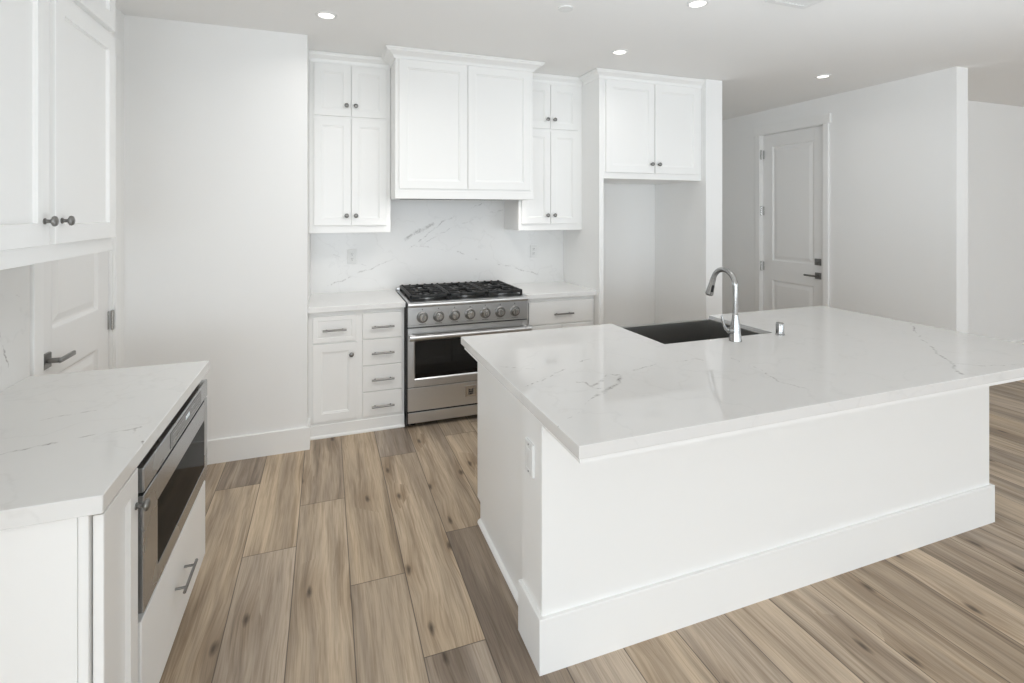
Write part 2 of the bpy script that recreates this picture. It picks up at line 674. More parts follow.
def crown_profile(z0, z1, out):
    h = z1 - z0
    return [(0, z0), (0.10 * out + 0.004, z0), (0.10 * out + 0.006, z0 + 0.12 * h), (0.28 * out, z0 + 0.30 * h), (0.58 * out, z0 + 0.52 * h),
            (0.84 * out, z0 + 0.66 * h), (0.90 * out, z0 + 0.80 * h), (out, z0 + 0.84 * h), (out, z1), (0, z1)]


def base_profile(h, t=0.015, cap=0.012):
    return [(0, 0), (t, 0), (t, h - 0.003), (t - 0.001, h - 0.001), (t - 0.003, h), (0, h)]


# ------------------------------------------------------------------ room shell
LEFT_X = -1.128          # left wall plane
PANTRY_Y = 3.632         # front of the wall left of the kitchen niche
NICHE_X = -0.118         # where that wall ends
BACK_Y = 4.376           # back wall of the niche
WING_X0, WING_X1 = 3.146, 3.325
RIGHT_X, RIGHT_X1, RIGHT_END = 4.768, 4.915, 2.628
HALL_Y = 5.5
FAR_Y = 3.38

# floor: one mesh, every plank a face
PLANK_W, PLANK_X0 = 0.2273, -0.132
fixed = {-2: [3.262], -1: [2.592], 0: [2.941], 1: [2.24], 2: [1.79, 3.345], 3: [2.454]}
dark_plank = {(3, 0): 0.86, (3, 1): 0.20, (2, 0): 0.34, (2, 2): 0.55, (-2, 1): 0.60, (2, 1): 0.02, (1, 1): 0.16, (1, 0): 0.24, (0, 0): 0.15, (-1, 0): 0.24, (-2, 0): 0.24, (-1, 1): 0.15, (0, 1): 0.22}
fl = MB()
rows = []
kx = math.floor((REAR_X - 0.3 - PLANK_X0) / PLANK_W)
while PLANK_X0 + kx * PLANK_W < ROOM_X1 + 0.2:
    L = 1.556
    js = sorted(fixed.get(kx, [random.uniform(1.95, 2.15) if 4 <= kx <= 13 else random.uniform(1.2, 2.8)]))
    while js[0] > REAR_Y - 0.3:
        js.insert(0, js[0] - L)
    while js[-1] < HALL_Y + 0.3:
        js.append(js[-1] + L)
    for a, b in zip(js[:-1], js[1:]):
        rows.append((kx, a, b))
    kx += 1
seeds, lens, uvs = [], [], []
for k, a, b in rows:
    x0, x1 = PLANK_X0 + k * PLANK_W, PLANK_X0 + (k + 1) * PLANK_W
    fl.add([(x0, a, 0), (x1, a, 0), (x1, b, 0), (x0, b, 0)], [(0, 1, 2, 3)])
    idx = None
    if k in fixed:
        idx = sum(1 for j in sorted(fixed[k]) if j <= a + 1e-6)
    tone = dark_plank.get((k, idx))
    if tone is None:
        tone = random.choice([0.04, 0.12, 0.2, 0.3, 0.42, 0.15, 0.08])
    seeds.append((tone, random.random(), random.random(), 1))
    lens.append(((b - a) / 4.0, 0, 0, 1))
    uvs.append([(0, 0), (PLANK_W, 0), (PLANK_W, b - a), (0, b - a)])
floor = structure(fl.build('floor', 'floor', origin=(0, 0, 0)))
me = floor.data
uvl = me.uv_layers.new(name='plank')
ca = me.color_attributes.new('plank_seed', 'FLOAT_COLOR', 'CORNER')
cb = me.color_attributes.new('plank_len', 'FLOAT_COLOR', 'CORNER')
uvl, ca, cb = me.uv_layers['plank'], me.color_attributes['plank_seed'], me.color_attributes['plank_len']
for i, poly in enumerate(me.polygons):
    x0 = PLANK_X0 + rows[i][0] * PLANK_W
    for li in poly.loop_indices:
        co = me.vertices[me.loops[li].vertex_index].co
        uvl.data[li].uv = (co.x - x0, co.y - rows[i][1])
        ca.data[li].color = seeds[i]
        cb.data[li].color = lens[i]
structure(MB().box(REAR_X - 0.3, ROOM_X1 + 0.3, REAR_Y - 0.3, HALL_Y + 0.3, -0.12, -0.004, 0).build('floor_slab', 'wall'))
structure(MB().box(REAR_X - 0.3, ROOM_X1 + 0.3, REAR_Y - 0.3, HALL_Y + 0.3, CEIL, CEIL + 0.12, 0).build('ceiling', 'ceiling'))


def wall(name, x0, x1, y0, y1, z0=0.0, z1=CEIL):
    return structure(MB().box(x0, x1, y0, y1, z0, z1, 0.003).build(name, 'wall'))


# left wall with the doorway beyond the counter
D2 = (2.680, 3.445, 2.452)         # door 2 opening: y0, y1, top
lw = MB()
JG = 0.006                         # jamb lining
lw.box(LEFT_X - 0.12, LEFT_X, STEP_Y, D2[0] - JG, 0, CEIL, 0)
lw.box(LEFT_X - 0.12, LEFT_X, D2[1] + JG, PANTRY_Y + 0.1, 0, CEIL, 0)
lw.box(LEFT_X - 0.12, LEFT_X, D2[0] - JG, D2[1] + JG, D2[2] + JG, CEIL, 0)
structure(lw.build('wall_left', 'wall'))
pw = MB()
pw.prism([(LEFT_X, PANTRY_Y), (NICHE_X, PANTRY_Y), (NICHE_X, BACK_Y), (NICHE_X - 0.12, BACK_Y), (NICHE_X - 0.12, PANTRY_Y + 0.12), (LEFT_X, PANTRY_Y + 0.12)], 0, CEIL)
structure(pw.build('wall_pantry', 'wall'))
wall('wall_back', NICHE_X - 0.12, WING_X0, BACK_Y, BACK_Y + 0.12)
wall('wall_wing', WING_X0, WING_X1, PANTRY_Y, HALL_Y)
wall('wall_hall', WING_X1, RIGHT_X + 0.12, HALL_Y, HALL_Y + 0.12)
D1 = (3.797, 4.590, 2.460)         # door 1 opening
rw = MB()
rw.box(RIGHT_X, RIGHT_X1, RIGHT_END, D1[0] - JG, 0, CEIL, 0)
rw.box(RIGHT_X, RIGHT_X1, D1[1] + JG, HALL_Y, 0, CEIL, 0)
rw.box(RIGHT_X, RIGHT_X1, D1[0] - JG, D1[1] + JG, D1[2] + JG, CEIL, 0)
structure(rw.build('wall_right', 'wall'))
wall('wall_far', RIGHT_X1, ROOM_X1, FAR_Y, FAR_Y + 0.12)
wall('wall_step', REAR_X, LEFT_X - 0.12, STEP_Y, STEP_Y + 0.12)


# walls of the living area behind the camera, with large windows, the side ones added for light
def window_wall(name, wl, lo_, hi_):
    def bx(mb, a, b, d0, d1, z0, z1):            # d: outward from the room face
        if wl == 'B':
            mb.box(a, b, REAR_Y - d1, REAR_Y - d0, z0, z1, 0)
        elif wl == 'L':
            mb.box(REAR_X - d1, REAR_X - d0, a, b, z0, z1, 0)
        else:
            mb.box(ROOM_X1 + d0, ROOM_X1 + d1, a, b, z0, z1, 0)
    ws = sorted((a, b) for w, a, b in WIN if w == wl)
    mb = MB()
    xs = [lo_] + [v for w in ws for v in w] + [hi_]
    for i in range(0, len(xs), 2):
        bx(mb, xs[i], xs[i + 1], 0, 0.14, 0, CEIL)
    for a, b in ws:
        bx(mb, a, b, 0, 0.14, WIN_Z[1], CEIL)
        bx(mb, a, b, 0, 0.14, 0, WIN_Z[0])
    structure(mb.build(name, 'wall'))
    global win_n
    for a, b in ws:
        w = MB()
        for p, q in ((a, a + 0.06), (b - 0.06, b), ((a + b) / 2 - 0.03, (a + b) / 2 + 0.03)):
            bx(w, p, q, 0.04, 0.10, *WIN_Z)
        bx(w, a, b, 0.04, 0.10, WIN_Z[0], WIN_Z[0] + 0.06)
        bx(w, a, b, 0.04, 0.10, WIN_Z[1] - 0.06, WIN_Z[1])
        win_n += 1
        structure(w.build('window_%d' % win_n, 'trim'))


win_n = 0
window_wall('wall_rear', 'B', REAR_X - 0.14, ROOM_X1 + 0.14)
window_wall('wall_side_left', 'L', REAR_Y, STEP_Y)
window_wall('wall_side_right', 'R', REAR_Y, FAR_Y + 0.12)

# baseboards
structure(MB().sweep([(LEFT_X, PANTRY_Y), (NICHE_X, PANTRY_Y), (NICHE_X, 3.79)], base_profile(0.147)).build('baseboard_pantry', 'trim'))
structure(MB().sweep([(WING_X0, BACK_Y - 0.02), (WING_X0, PANTRY_Y), (WING_X1, PANTRY_Y), (WING_X1, HALL_Y)], base_profile(0.147)).build('baseboard_wing', 'trim'))
structure(MB().sweep([(WING_X1, HALL_Y), (RIGHT_X, HALL_Y), (RIGHT_X, D1[1] + 0.085)], base_profile(0.147)).build('baseboard_hall', 'trim'))
structure(MB().sweep([(RIGHT_X, D1[0] - 0.085), (RIGHT_X, RIGHT_END), (RIGHT_X1, RIGHT_END), (RIGHT_X1, FAR_Y), (ROOM_X1, FAR_Y)], base_profile(0.147)).build('baseboard_right', 'trim'))


# ------------------------------------------------------------------ interior doors
def room_door(name, fr, a0, a1, top, hinge_at, panels, stile=0.115, recess=0.02):
    """Two-panel door leaf; a0..a1 along the wall; hinge_at is the hinged edge."""
    mb = MB()
    z0 = 0.012
    t = 0.04
    # stiles and rails
    edges = [z0] + [z for p in panels for z in p] + [top]
    s0, s1 = a0 + stile, a1 - stile
    fr.box(mb, a0, s0, recess, recess + t, z0, top, 0.001)
    fr.box(mb, s1, a1, recess, recess + t, z0, top, 0.001)
    for i in range(0, len(edges), 2):
        fr.box(mb, s0, s1, recess, recess + t, edges[i], edges[i + 1], 0)
    for p0, p1 in panels:
        seq = [(0, recess), (0.005, recess + 0.001), (0.018, recess + 0.012), (0.030, recess + 0.012), (0.062, recess + 0.003), (0.066, recess + 0.003)]
        mb.rings([fr.quad(s0, s1, p0, p1, i, d) for i, d in seq], False)
        fr.box(mb, s0, s1, recess + 0.02, recess + t - 0.003, p0, p1, 0)
    return structure(mb.build(name, 'door'))


def casing(name, fr, a0, a1, top, cap_over, w=0.075, t=0.018, cap_t=0.006):
    mb = MB()
    g = 0.006
    fr.box(mb, a0 - g - w, a0 - g, -t, 0, 0, top + 0.004, 0.003)
    fr.box(mb, a1 + g, a1 + g + w, -t, 0, 0, top + 0.004, 0.003)
    fr.box(mb, a0 - g - w - cap_over, a1 + g + w + cap_over, -t - cap_t, 0, top + 0.004, top + 0.100, 0.003)
    # jamb lining
    fr.box(mb, a0 - g, a0, -0.002, 0.10, 0, top, 0.001)
    fr.box(mb, a1, a1 + g, -0.002, 0.10, 0, top, 0.001)
    fr.box(mb, a0, a0 + 0.012, 0.072, 0.10, 0, top, 0.001)
    fr.box(mb, a1 - 0.012, a1, 0.072, 0.10, 0, top, 0.001)
    fr.box(mb, a0 - g, a1 + g, -0.002, 0.10, top, top + g, 0.001)
    return structure(mb.build(name, 'trim'))


def hinge(fr, a, z, parent, recess):
    mb = MB()
    mb.tube([fr.p(a, -0.004, z - 0.05), fr.p(a, -0.004, z + 0.05)], 0.0075, 12)
    for zz in (z - 0.051, z + 0.051):
        mb.lathe(fr.p(a, -0.004, zz), (0, 0, 1), [(0.005, -0.004), (0.0085, 0.0), (0.005, 0.004)], 10)
    fr.box(mb, a - 0.016, a + 0.002, recess - 0.003, recess + 0.004, z - 0.05, z + 0.05, 0.0005)
    return mb.build('hinge', 'nickel', parent)


def lever(fr, a, z, direction, parent, recess, length=0.12, plate=0.066):
    mb = MB()
    h = plate / 2
    fr.box(mb, a - h, a + h, recess - 0.011, recess, z - h, z + h, 0.002)
    mb.tube([fr.p(a, recess - 0.01, z), fr.p(a, recess - 0.055, z)], 0.011, 14)
    s = direction
    mb_pts = [(a - s * 0.012, 0.9), (a + s * length, 1.0)]
    fr.box(mb, a - s * 0.013, a + s * length, recess - 0.064, recess - 0.050, z - 0.010, z + 0.010, 0.004)
    return mb.build('door_handle', 'pewter', parent, label='dark square plate door lever')


fr1 = Front('-X', RIGHT_X)
door1 = room_door('door_1', fr1, D1[0] + 0.003, D1[1] - 0.003, D1[2] - 0.003, D1[1], [(0.22, 0.795), (1.010, 2.325)], stile=0.125, recess=0.03)
casing('trim_1', fr1, D1[0], D1[1], D1[2], 0.022, w=0.06)
for z in (2.235, 1.58, 0.94, 0.25):
    hinge(fr1, D1[1] - 0.004, z, door1, 0.03)
lever(fr1, 3.876, 0.905, 1, door1, 0.03, 0.125)
db = MB()
fr1.box(db, 3.876 - 0.033, 3.876 + 0.033, 0.014, 0.03, 1.049 - 0.034, 1.049 + 0.034, 0.003)
db.lathe(fr1.p(3.876, 0.016, 1.049), fr1.out(), [(0.02, 0), (0.02, 0.008), (0.016, 0.010), (0, 0.010)], 20)
fr1.box(db, 3.876 - 0.005, 3.876 + 0.005, -0.014, 0.01, 1.049 - 0.016, 1.049 + 0.016, 0.002)
db.build('deadbolt', 'pewter', door1, label='dark square deadbolt plate')

fr2 = Front('+X', LEFT_X)
door2 = room_door('door_2', fr2, D2[0] + 0.003, D2[1] - 0.003, D2[2] - 0.003, D2[1], [(0.22, 0.845), (1.045, 2.32)], stile=0.135, recess=0.014)
casing('trim_2', fr2, D2[0], D2[1], D2[2], 0.0, w=0.075, cap_t=0.0)
for z in (2.235, 1.58, 0.965, 0.25):
    hinge(fr2, D2[1] - 0.002, z, door2, 0.014)
lever(fr2, 2.757, 0.925, 1, door2, 0.014, 0.125)


# ------------------------------------------------------------------ quartz
q_top = quartz('white_quartz_island', [
    ([(0.64, 1.74, .915), (0.829, 1.847, .915), (1.02, 1.976, .915), (1.16, 2.04, .915)], 0.0065, 0.55),
    ([(0.64, 2.08, .915), (0.767, 1.994, .915), (0.86, 1.93, .915)], 0.005, 0.35),
    ([(0.66, 1.42, .915), (0.908, 1.597, .915)], 0.0055, 0.50),
    ([(0.908, 1.597, .915), (1.002, 1.673, .915), (1.11, 1.758, .915)], 0.016, 0.62),
    ([(0.95, 1.70, .915), (1.06, 1.80, .915), (1.11, 1.77, .915)], 0.010, 0.55),
    ([(1.11, 1.758, .915), (1.392, 1.879, .915), (1.557, 1.93, .915)], 0.007, 0.38),
    ([(0.87, 1.77, .915), (0.935, 1.745, .915), (0.949, 1.66, .915)], 0.007, 0.60),
    ([(1.30, 1.85, .915), (1.545, 1.849, .915), (1.567, 1.731, .915), (1.687, 1.629, .915)], 0.005, 0.32),
    ([(1.70, 1.79, .915), (1.687, 1.629, .915), (1.646, 1.498, .915), (1.673, 1.40, .915)], 0.006, 0.36),
    ([(3.2, 2.0, .915), (2.90, 1.75, .915), (2.686, 1.571, .915)], 0.008, 0.45),
    ([(2.686, 1.571, .915), (2.555, 1.432, .915), (2.404, 1.30, .915)], 0.011, 0.7),
    ([(2.538, 1.423, .915), (2.629, 1.344, .915), (2.77, 1.308, .915)], 0.006, 0.35),
], base=(0.735, 0.725, 0.712))
q_side = quartz('white_quartz_side_counter', [
    ([(-1.1, 1.68, .915), (-0.92, 1.73, .915), (-0.826, 1.761, .915), (-0.764, 1.782, .915), (-0.681, 1.825, .915), (-0.539, 1.846, .915)], 0.0095, 0.48),
    ([(-1.1, 1.87, .915), (-0.92, 1.963, .915), (-0.811, 2.026, .915), (-0.676, 2.065, .915)], 0.0075, 0.32),
    ([(-0.55, 1.84, .915), (-0.53, 1.801, .915), (-0.48, 1.71, .915)], 0.006, 0.4),
    ([(-1.115, 2.37, 1.15), (-1.115, 2.378, 1.111), (-1.115, 2.425, 1.014), (-1.115, 2.447, 0.92)], 0.006, 0.45),
    ([(-1.115, 2.30, 1.30), (-1.115, 2.447, 1.253), (-1.115, 2.567, 1.219)], 0.006, 0.35),
], base=(0.78, 0.775, 0.762))
q_back = quartz('white_quartz_niche', [
    ([(0.013, 4.363, 0.973), (0.351, 4.363, 1.1), (0.706, 4.363, 1.28), (0.925, 4.363, 1.473), (1.3, 4.363, 1.63)], 0.009, 0.30),
    ([(0.62, 4.363, 1.33), (0.74, 4.363, 1.40), (0.85, 4.363, 1.47)], 0.022, 0.32),
    ([(0.706, 4.363, 1.279), (1.014, 4.363, 1.24), (1.314, 4.363, 1.131), (1.85, 4.363, 0.99)], 0.008, 0.28),
    ([(-0.118, 4.363, 1.25), (0.074, 4.363, 1.212), (0.32, 4.363, 1.12)], 0.006, 0.22),
    ([(0.80, 4.363, 1.30), (1.10, 4.363, 1.47), (1.6, 4.363, 1.62)], 0.007, 0.22),
    ([(1.48, 3.83, .915), (1.532, 3.761, .915), (1.58, 3.70, .905), (1.64, 3.68, .89)], 0.012, 0.6),
], base=(0.83, 0.827, 0.818), rough=0.22)

CT0, CT1 = 0.877, 0.915
CTL = 0.872                          # underside of the side counter
UPW = 'white uppers'

# ------------------------------------------------------------------ niche: countertops and backsplash
tag(MB().box(NICHE_X, 0.540, 3.735, BACK_Y - 0.013, CT0, CT1, 0.002).build('countertop', q_back),
    'short white quartz countertop left of the gas range', 'countertop')
tag(MB().box(1.481, 2.111, 3.735, BACK_Y - 0.013, CT0, CT1, 0.002).build('countertop', q_back),
    'short white quartz countertop right of the gas range', 'countertop')
tag(MB().box(NICHE_X, 2.111, BACK_Y - 0.013, BACK_Y - 0.0008, CT0, 1.70, 0.001).build('backsplash', q_back),
    'white quartz slab backsplash with grey veins behind the gas range', 'backsplash')


def outlet(fr, a, z, label, group=None, decora=False):
    t = thing('wall_outlet', label, 'outlet', fr.p(a, 0, z - 0.058), group)
    mb = MB()
    fr.box(mb, a - 0.036, a + 0.036, -0.006, 0, z - 0.058, z + 0.058, 0.0025)
    mb.build('cover_plate', 'plastic', t)
    for dz in (-0.02, 0.02):
        mb = MB()
        fr.box(mb, a - 0.016, a + 0.016, -0.008, -0.004, z + dz - 0.015, z + dz + 0.015, 0.002)
        s = mb.build('socket', 'plastic', t)
        mb = MB()
        for da in (-0.006, 0.006):
            fr.box(mb, a + da - 0.001, a + da + 0.001, -0.0086, -0.0072, z + dz - 0.002, z + dz + 0.008, 0)
        mb.lathe(fr.p(a, -0.0072, z + dz - 0.008), fr.out(), [(0.0025, 0), (0.0025, 0.0014), (0, 0.0014)], 10)
        mb.build('slots', 'slot', s)
    return t


fb = Front('-Y', BACK_Y - 0.013)
outlet(fb, 0.198, 1.203, 'white wall outlet in the backsplash left of the range')
outlet(fb, 1.803, 1.207, 'white wall outlet in the backsplash right of the range')


# ------------------------------------------------------------------ niche: base cabinets
def base_cab_left():
    x0, x1 = NICHE_X + 0.001, 0.537
    t = thing('base_cabinet', 'white base cabinet with four stacked drawers left of the range', 'cabinet', ((x0 + x1) / 2, 4.05, 0))
    MB().box(x0, x1, 3.80, BACK_Y - 0.016, 0.0, CT0, 0.001).build('carcass', 'cabinet', t)
    MB().box(x0, x1, 3.782, 3.80, 0.0, CT0, 0.001).build('face_frame', 'cabinet', t)
    mb = MB()
    mb.box(x0, x1, 3.772, 3.784, 0.0, 0.088, 0.002)
    mb.sweep([(x0, 3.772), (x1, 3.772)], [(0, 0), (0.012, 0), (0.012, 0.010), (0.006, 0.017), (0, 0.019)])
    mb.build('base_board', 'cabinet', t)
    fr = Front('-Y', 3.764)
    d = slab_front(fr, -0.088, 0.200, 0.662, 0.842, 0.018, 0.030).build('drawer', 'cabinet', t)
    bar_pull(fr, -0.024, 0.133, 0.747, d)
    dr = shaker(fr, -0.088, 0.205, 0.112, 0.650, 0.055, 0.018).build('door', 'cabinet', t)
    knob(fr, 0.166, 0.568, dr)
    for z0, z1, zh in ((0.664, 0.845, 0.747), (0.476, 0.656, 0.560), (0.288, 0.468, 0.371), (0.112, 0.280, 0.180)):
        d = slab_front(fr, 0.243, 0.519, z0, z1, 0.018).build('drawer', 'cabinet', t)
        bar_pull(fr, 0.303, 0.461, zh, d)


def base_cab_right():
    x0, x1 = 1.483, 2.110
    t = thing('base_cabinet', 'white base cabinet with one wide drawer right of the range', 'cabinet', ((x0 + x1) / 2, 4.05, 0))
    MB().box(x0, x1, 3.80, BACK_Y - 0.016, 0.0, CT0, 0.001).build('carcass', 'cabinet', t)
    MB().box(x0, x1, 3.782, 3.80, 0.0, CT0, 0.001).build('face_frame', 'cabinet', t)
    MB().box(x0, x1, 3.772, 3.784, 0.0, 0.088, 0.002).build('base_board', 'cabinet', t)
    fr = Front('-Y', 3.764)
    d = slab_front(fr, 1.515, 2.092, 0.664, 0.845, 0.018).build('drawer', 'cabinet', t)
    bar_pull(fr, 1.728, 1.900, 0.743, d)
    for a0, a1, k in ((1.515, 1.802, 1.765), (1.806, 2.092, 1.843)):
        dr = shaker(fr, a0, a1, 0.112, 0.652, 0.055, 0.018).build('door', 'cabinet', t)
        knob(fr, k, 0.568, dr)


base_cab_left()
base_cab_right()


# ------------------------------------------------------------------ upper cabinets beside the hood
def upper_cab(label, x0, x1, doors, crown_path):
    t = thing('upper_cabinet', label, 'cabinet', ((x0 + x1) / 2, 4.18, 1.413))
    yf = 4.0
    mb = MB()
    mb.box(x0, x1, yf + 0.02, BACK_Y - 0.014, 1.430, CEIL - 0.002, 0)
    mb.box(x0, x0 + 0.018, yf + 0.02, BACK_Y - 0.014, 1.413, 1.430, 0)
    mb.box(x1 - 0.018, x1, yf + 0.02, BACK_Y - 0.014, 1.413, 1.430, 0)
    mb.build('carcass', 'cabinet', t)
    MB().box(x0, x1, yf, yf + 0.02, 1.413, CEIL - 0.002, 0.001).build('face_frame', 'cabinet', t)
    fr = Front('-Y', yf - 0.019)
    (a0, a1), (b0, b1) = doors
    for z0, z1, zk in ((1.468, 2.259, 1.541), (2.279, 2.655, 2.358)):
        d = shaker(fr, a0, a1, z0, z1, 0.052, 0.019).build('door', 'cabinet', t)
        knob(fr, a1 - 0.031, zk, d)
        d = shaker(fr, b0, b1, z0, z1, 0.052, 0.019).build('door', 'cabinet', t)
        knob(fr, b0 + 0.031, zk, d)
    MB().sweep(crown_path, crown_profile(2.672, CEIL - 0.002, 0.045)).build('crown_molding', 'cabinet', t)


upper_cab('tall white upper cabinet left of the range hood, two doors over two', NICHE_X + 0.001, 0.463, ((-0.085, 0.1725), (0.1765, 0.433)), [(NICHE_X + 0.001, 4.0), (0.463, 4.0)])
upper_cab('tall white upper cabinet right of the range hood, two doors over two', 1.517, 2.1115, ((1.540, 1.802), (1.806, 2.066)), [(1.535, 4.0), (2.1115, 4.0)])


# ------------------------------------------------------------------ range hood
def hood():
    x0, x1, yf = 0.465, 1.530, 3.72
    t = thing('range_hood', 'boxy white panelled range hood with crown above the gas range', 'range hood', ((x0 + x1) / 2, 4.05, 1.665))
    # the box is narrower where it passes between the upper cabinets
    mb = MB()
    mb.prism([(x0, yf + 0.02), (x1, yf + 0.02), (x1, 3.978), (1.515, 3.978), (1.515, BACK_Y - 0.014), (x0 + 0.002, BACK_Y - 0.014), (x0, 3.99)], 1.69, CEIL - 0.002)
    mb.box(x0, x0 + 0.018, yf + 0.02, 3.975, 1.665, 1.69, 0)
    mb.box(x1 - 0.018, x1, yf + 0.02, 3.975, 1.665, 1.69, 0)
    mb.build('hood_box', 'cabinet', t)
    MB().box(x0, x1, yf, yf + 0.02, 1.665, CEIL - 0.002, 0.001).build('face_frame', 'cabinet', t)
    fr = Front('-Y', yf - 0.019)
    for a0, a1 in ((0.490, 0.9955), (0.9995, 1.506)):
        shaker(fr, a0, a1, 1.738, 2.668, 0.058, 0.019).build('front_panel', 'cabinet', t)
    mb = MB()
    mb.box(x0 - 0.004, x1 + 0.004, yf - 0.016, yf, 1.664, 1.724, 0.003)
    mb.build('bottom_rail', 'cabinet', t)
    mb = MB()
    mb.box(0.53, 1.46, 3.80, 4.28, 1.674, 1.689, 0.004)
    ins = mb.build('vent_insert', 'steel', t, label='steel vent insert under the hood')
    for a, b in ((0.56, 0.98), (1.01, 1.43)):
        mb = MB()
        for k in range(9):
            mb.box(a, b, 3.85 + k * 0.04, 3.87 + k * 0.04, 1.669, 1.678, 0.002)
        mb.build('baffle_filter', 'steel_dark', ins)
    for a in (0.62, 1.37):  # lamps added under the hood to brighten the backsplash
        MB().lathe((a, 3.822, 1.6765), (0, 0, -1), [(0.022, 0), (0.022, 0.006), (0.016, 0.008), (0, 0.008)], 18).build('hood_light', 'lamp_dim', ins, label='lit hood lamp')
        sd = bpy.data.lights.new('hood_glow', 'AREA')
        sd.shape, sd.size, sd.energy, sd.color = 'DISK', 0.05, 1.6, (1.0, 0.97, 0.93)
        so = bpy.data.objects.new('hood_glow', sd)
        COL.objects.link(so)
        so.visible_glossy = False
        so.location = (a, 3.822, 1.662)
    MB().sweep([(x0, 3.955), (x0, yf), (x1, yf), (x1, 3.955)], crown_profile(2.672, CEIL - 0.002, 0.074)).build('crown_molding', 'cabinet', t)


hood()


# ------------------------------------------------------------------ fridge surround
PX0, PX1, FY = 2.112, 2.153, 3.695
tag(MB().box(PX0, PX1, FY, BACK_Y - 0.001, 0.0, CEIL - 0.001, 0.0015).build('end_panel', 'cabinet'),
    'tall white cabinet end panel between the short counter and the empty fridge alcove', 'panel')


def fridge_cab():
    x0, x1 = PX1 + 0.0005, WING_X0 - 0.0005
    t = thing('fridge_cabinet', 'white two-door cabinet over the empty fridge alcove', 'cabinet', ((x0 + x1) / 2, 4.0, 1.847))
    MB().box(x0, x1, FY + 0.02, BACK_Y - 0.001, 1.847, CEIL - 0.002, 0.001).build('carcass', 'cabinet', t)
    MB().box(x0, x1, FY, FY + 0.02, 1.847, CEIL - 0.002, 0.001).build('face_frame', 'cabinet', t)
    fr = Front('-Y', FY - 0.019)
    for a0, a1, k in ((2.168, 2.638, 2.606), (2.648, 3.112, 2.680)):
        d = shaker(fr, a0, a1, 1.898, 2.662, 0.060, 0.019).build('door', 'cabinet', t)
        knob(fr, k, 1.975, d)
    MB().sweep([(PX0, 3.955), (PX0, FY), (x1, FY)], crown_profile(2.672, CEIL - 0.002, 0.052)).build('crown_molding', 'cabinet', t)


fridge_cab()


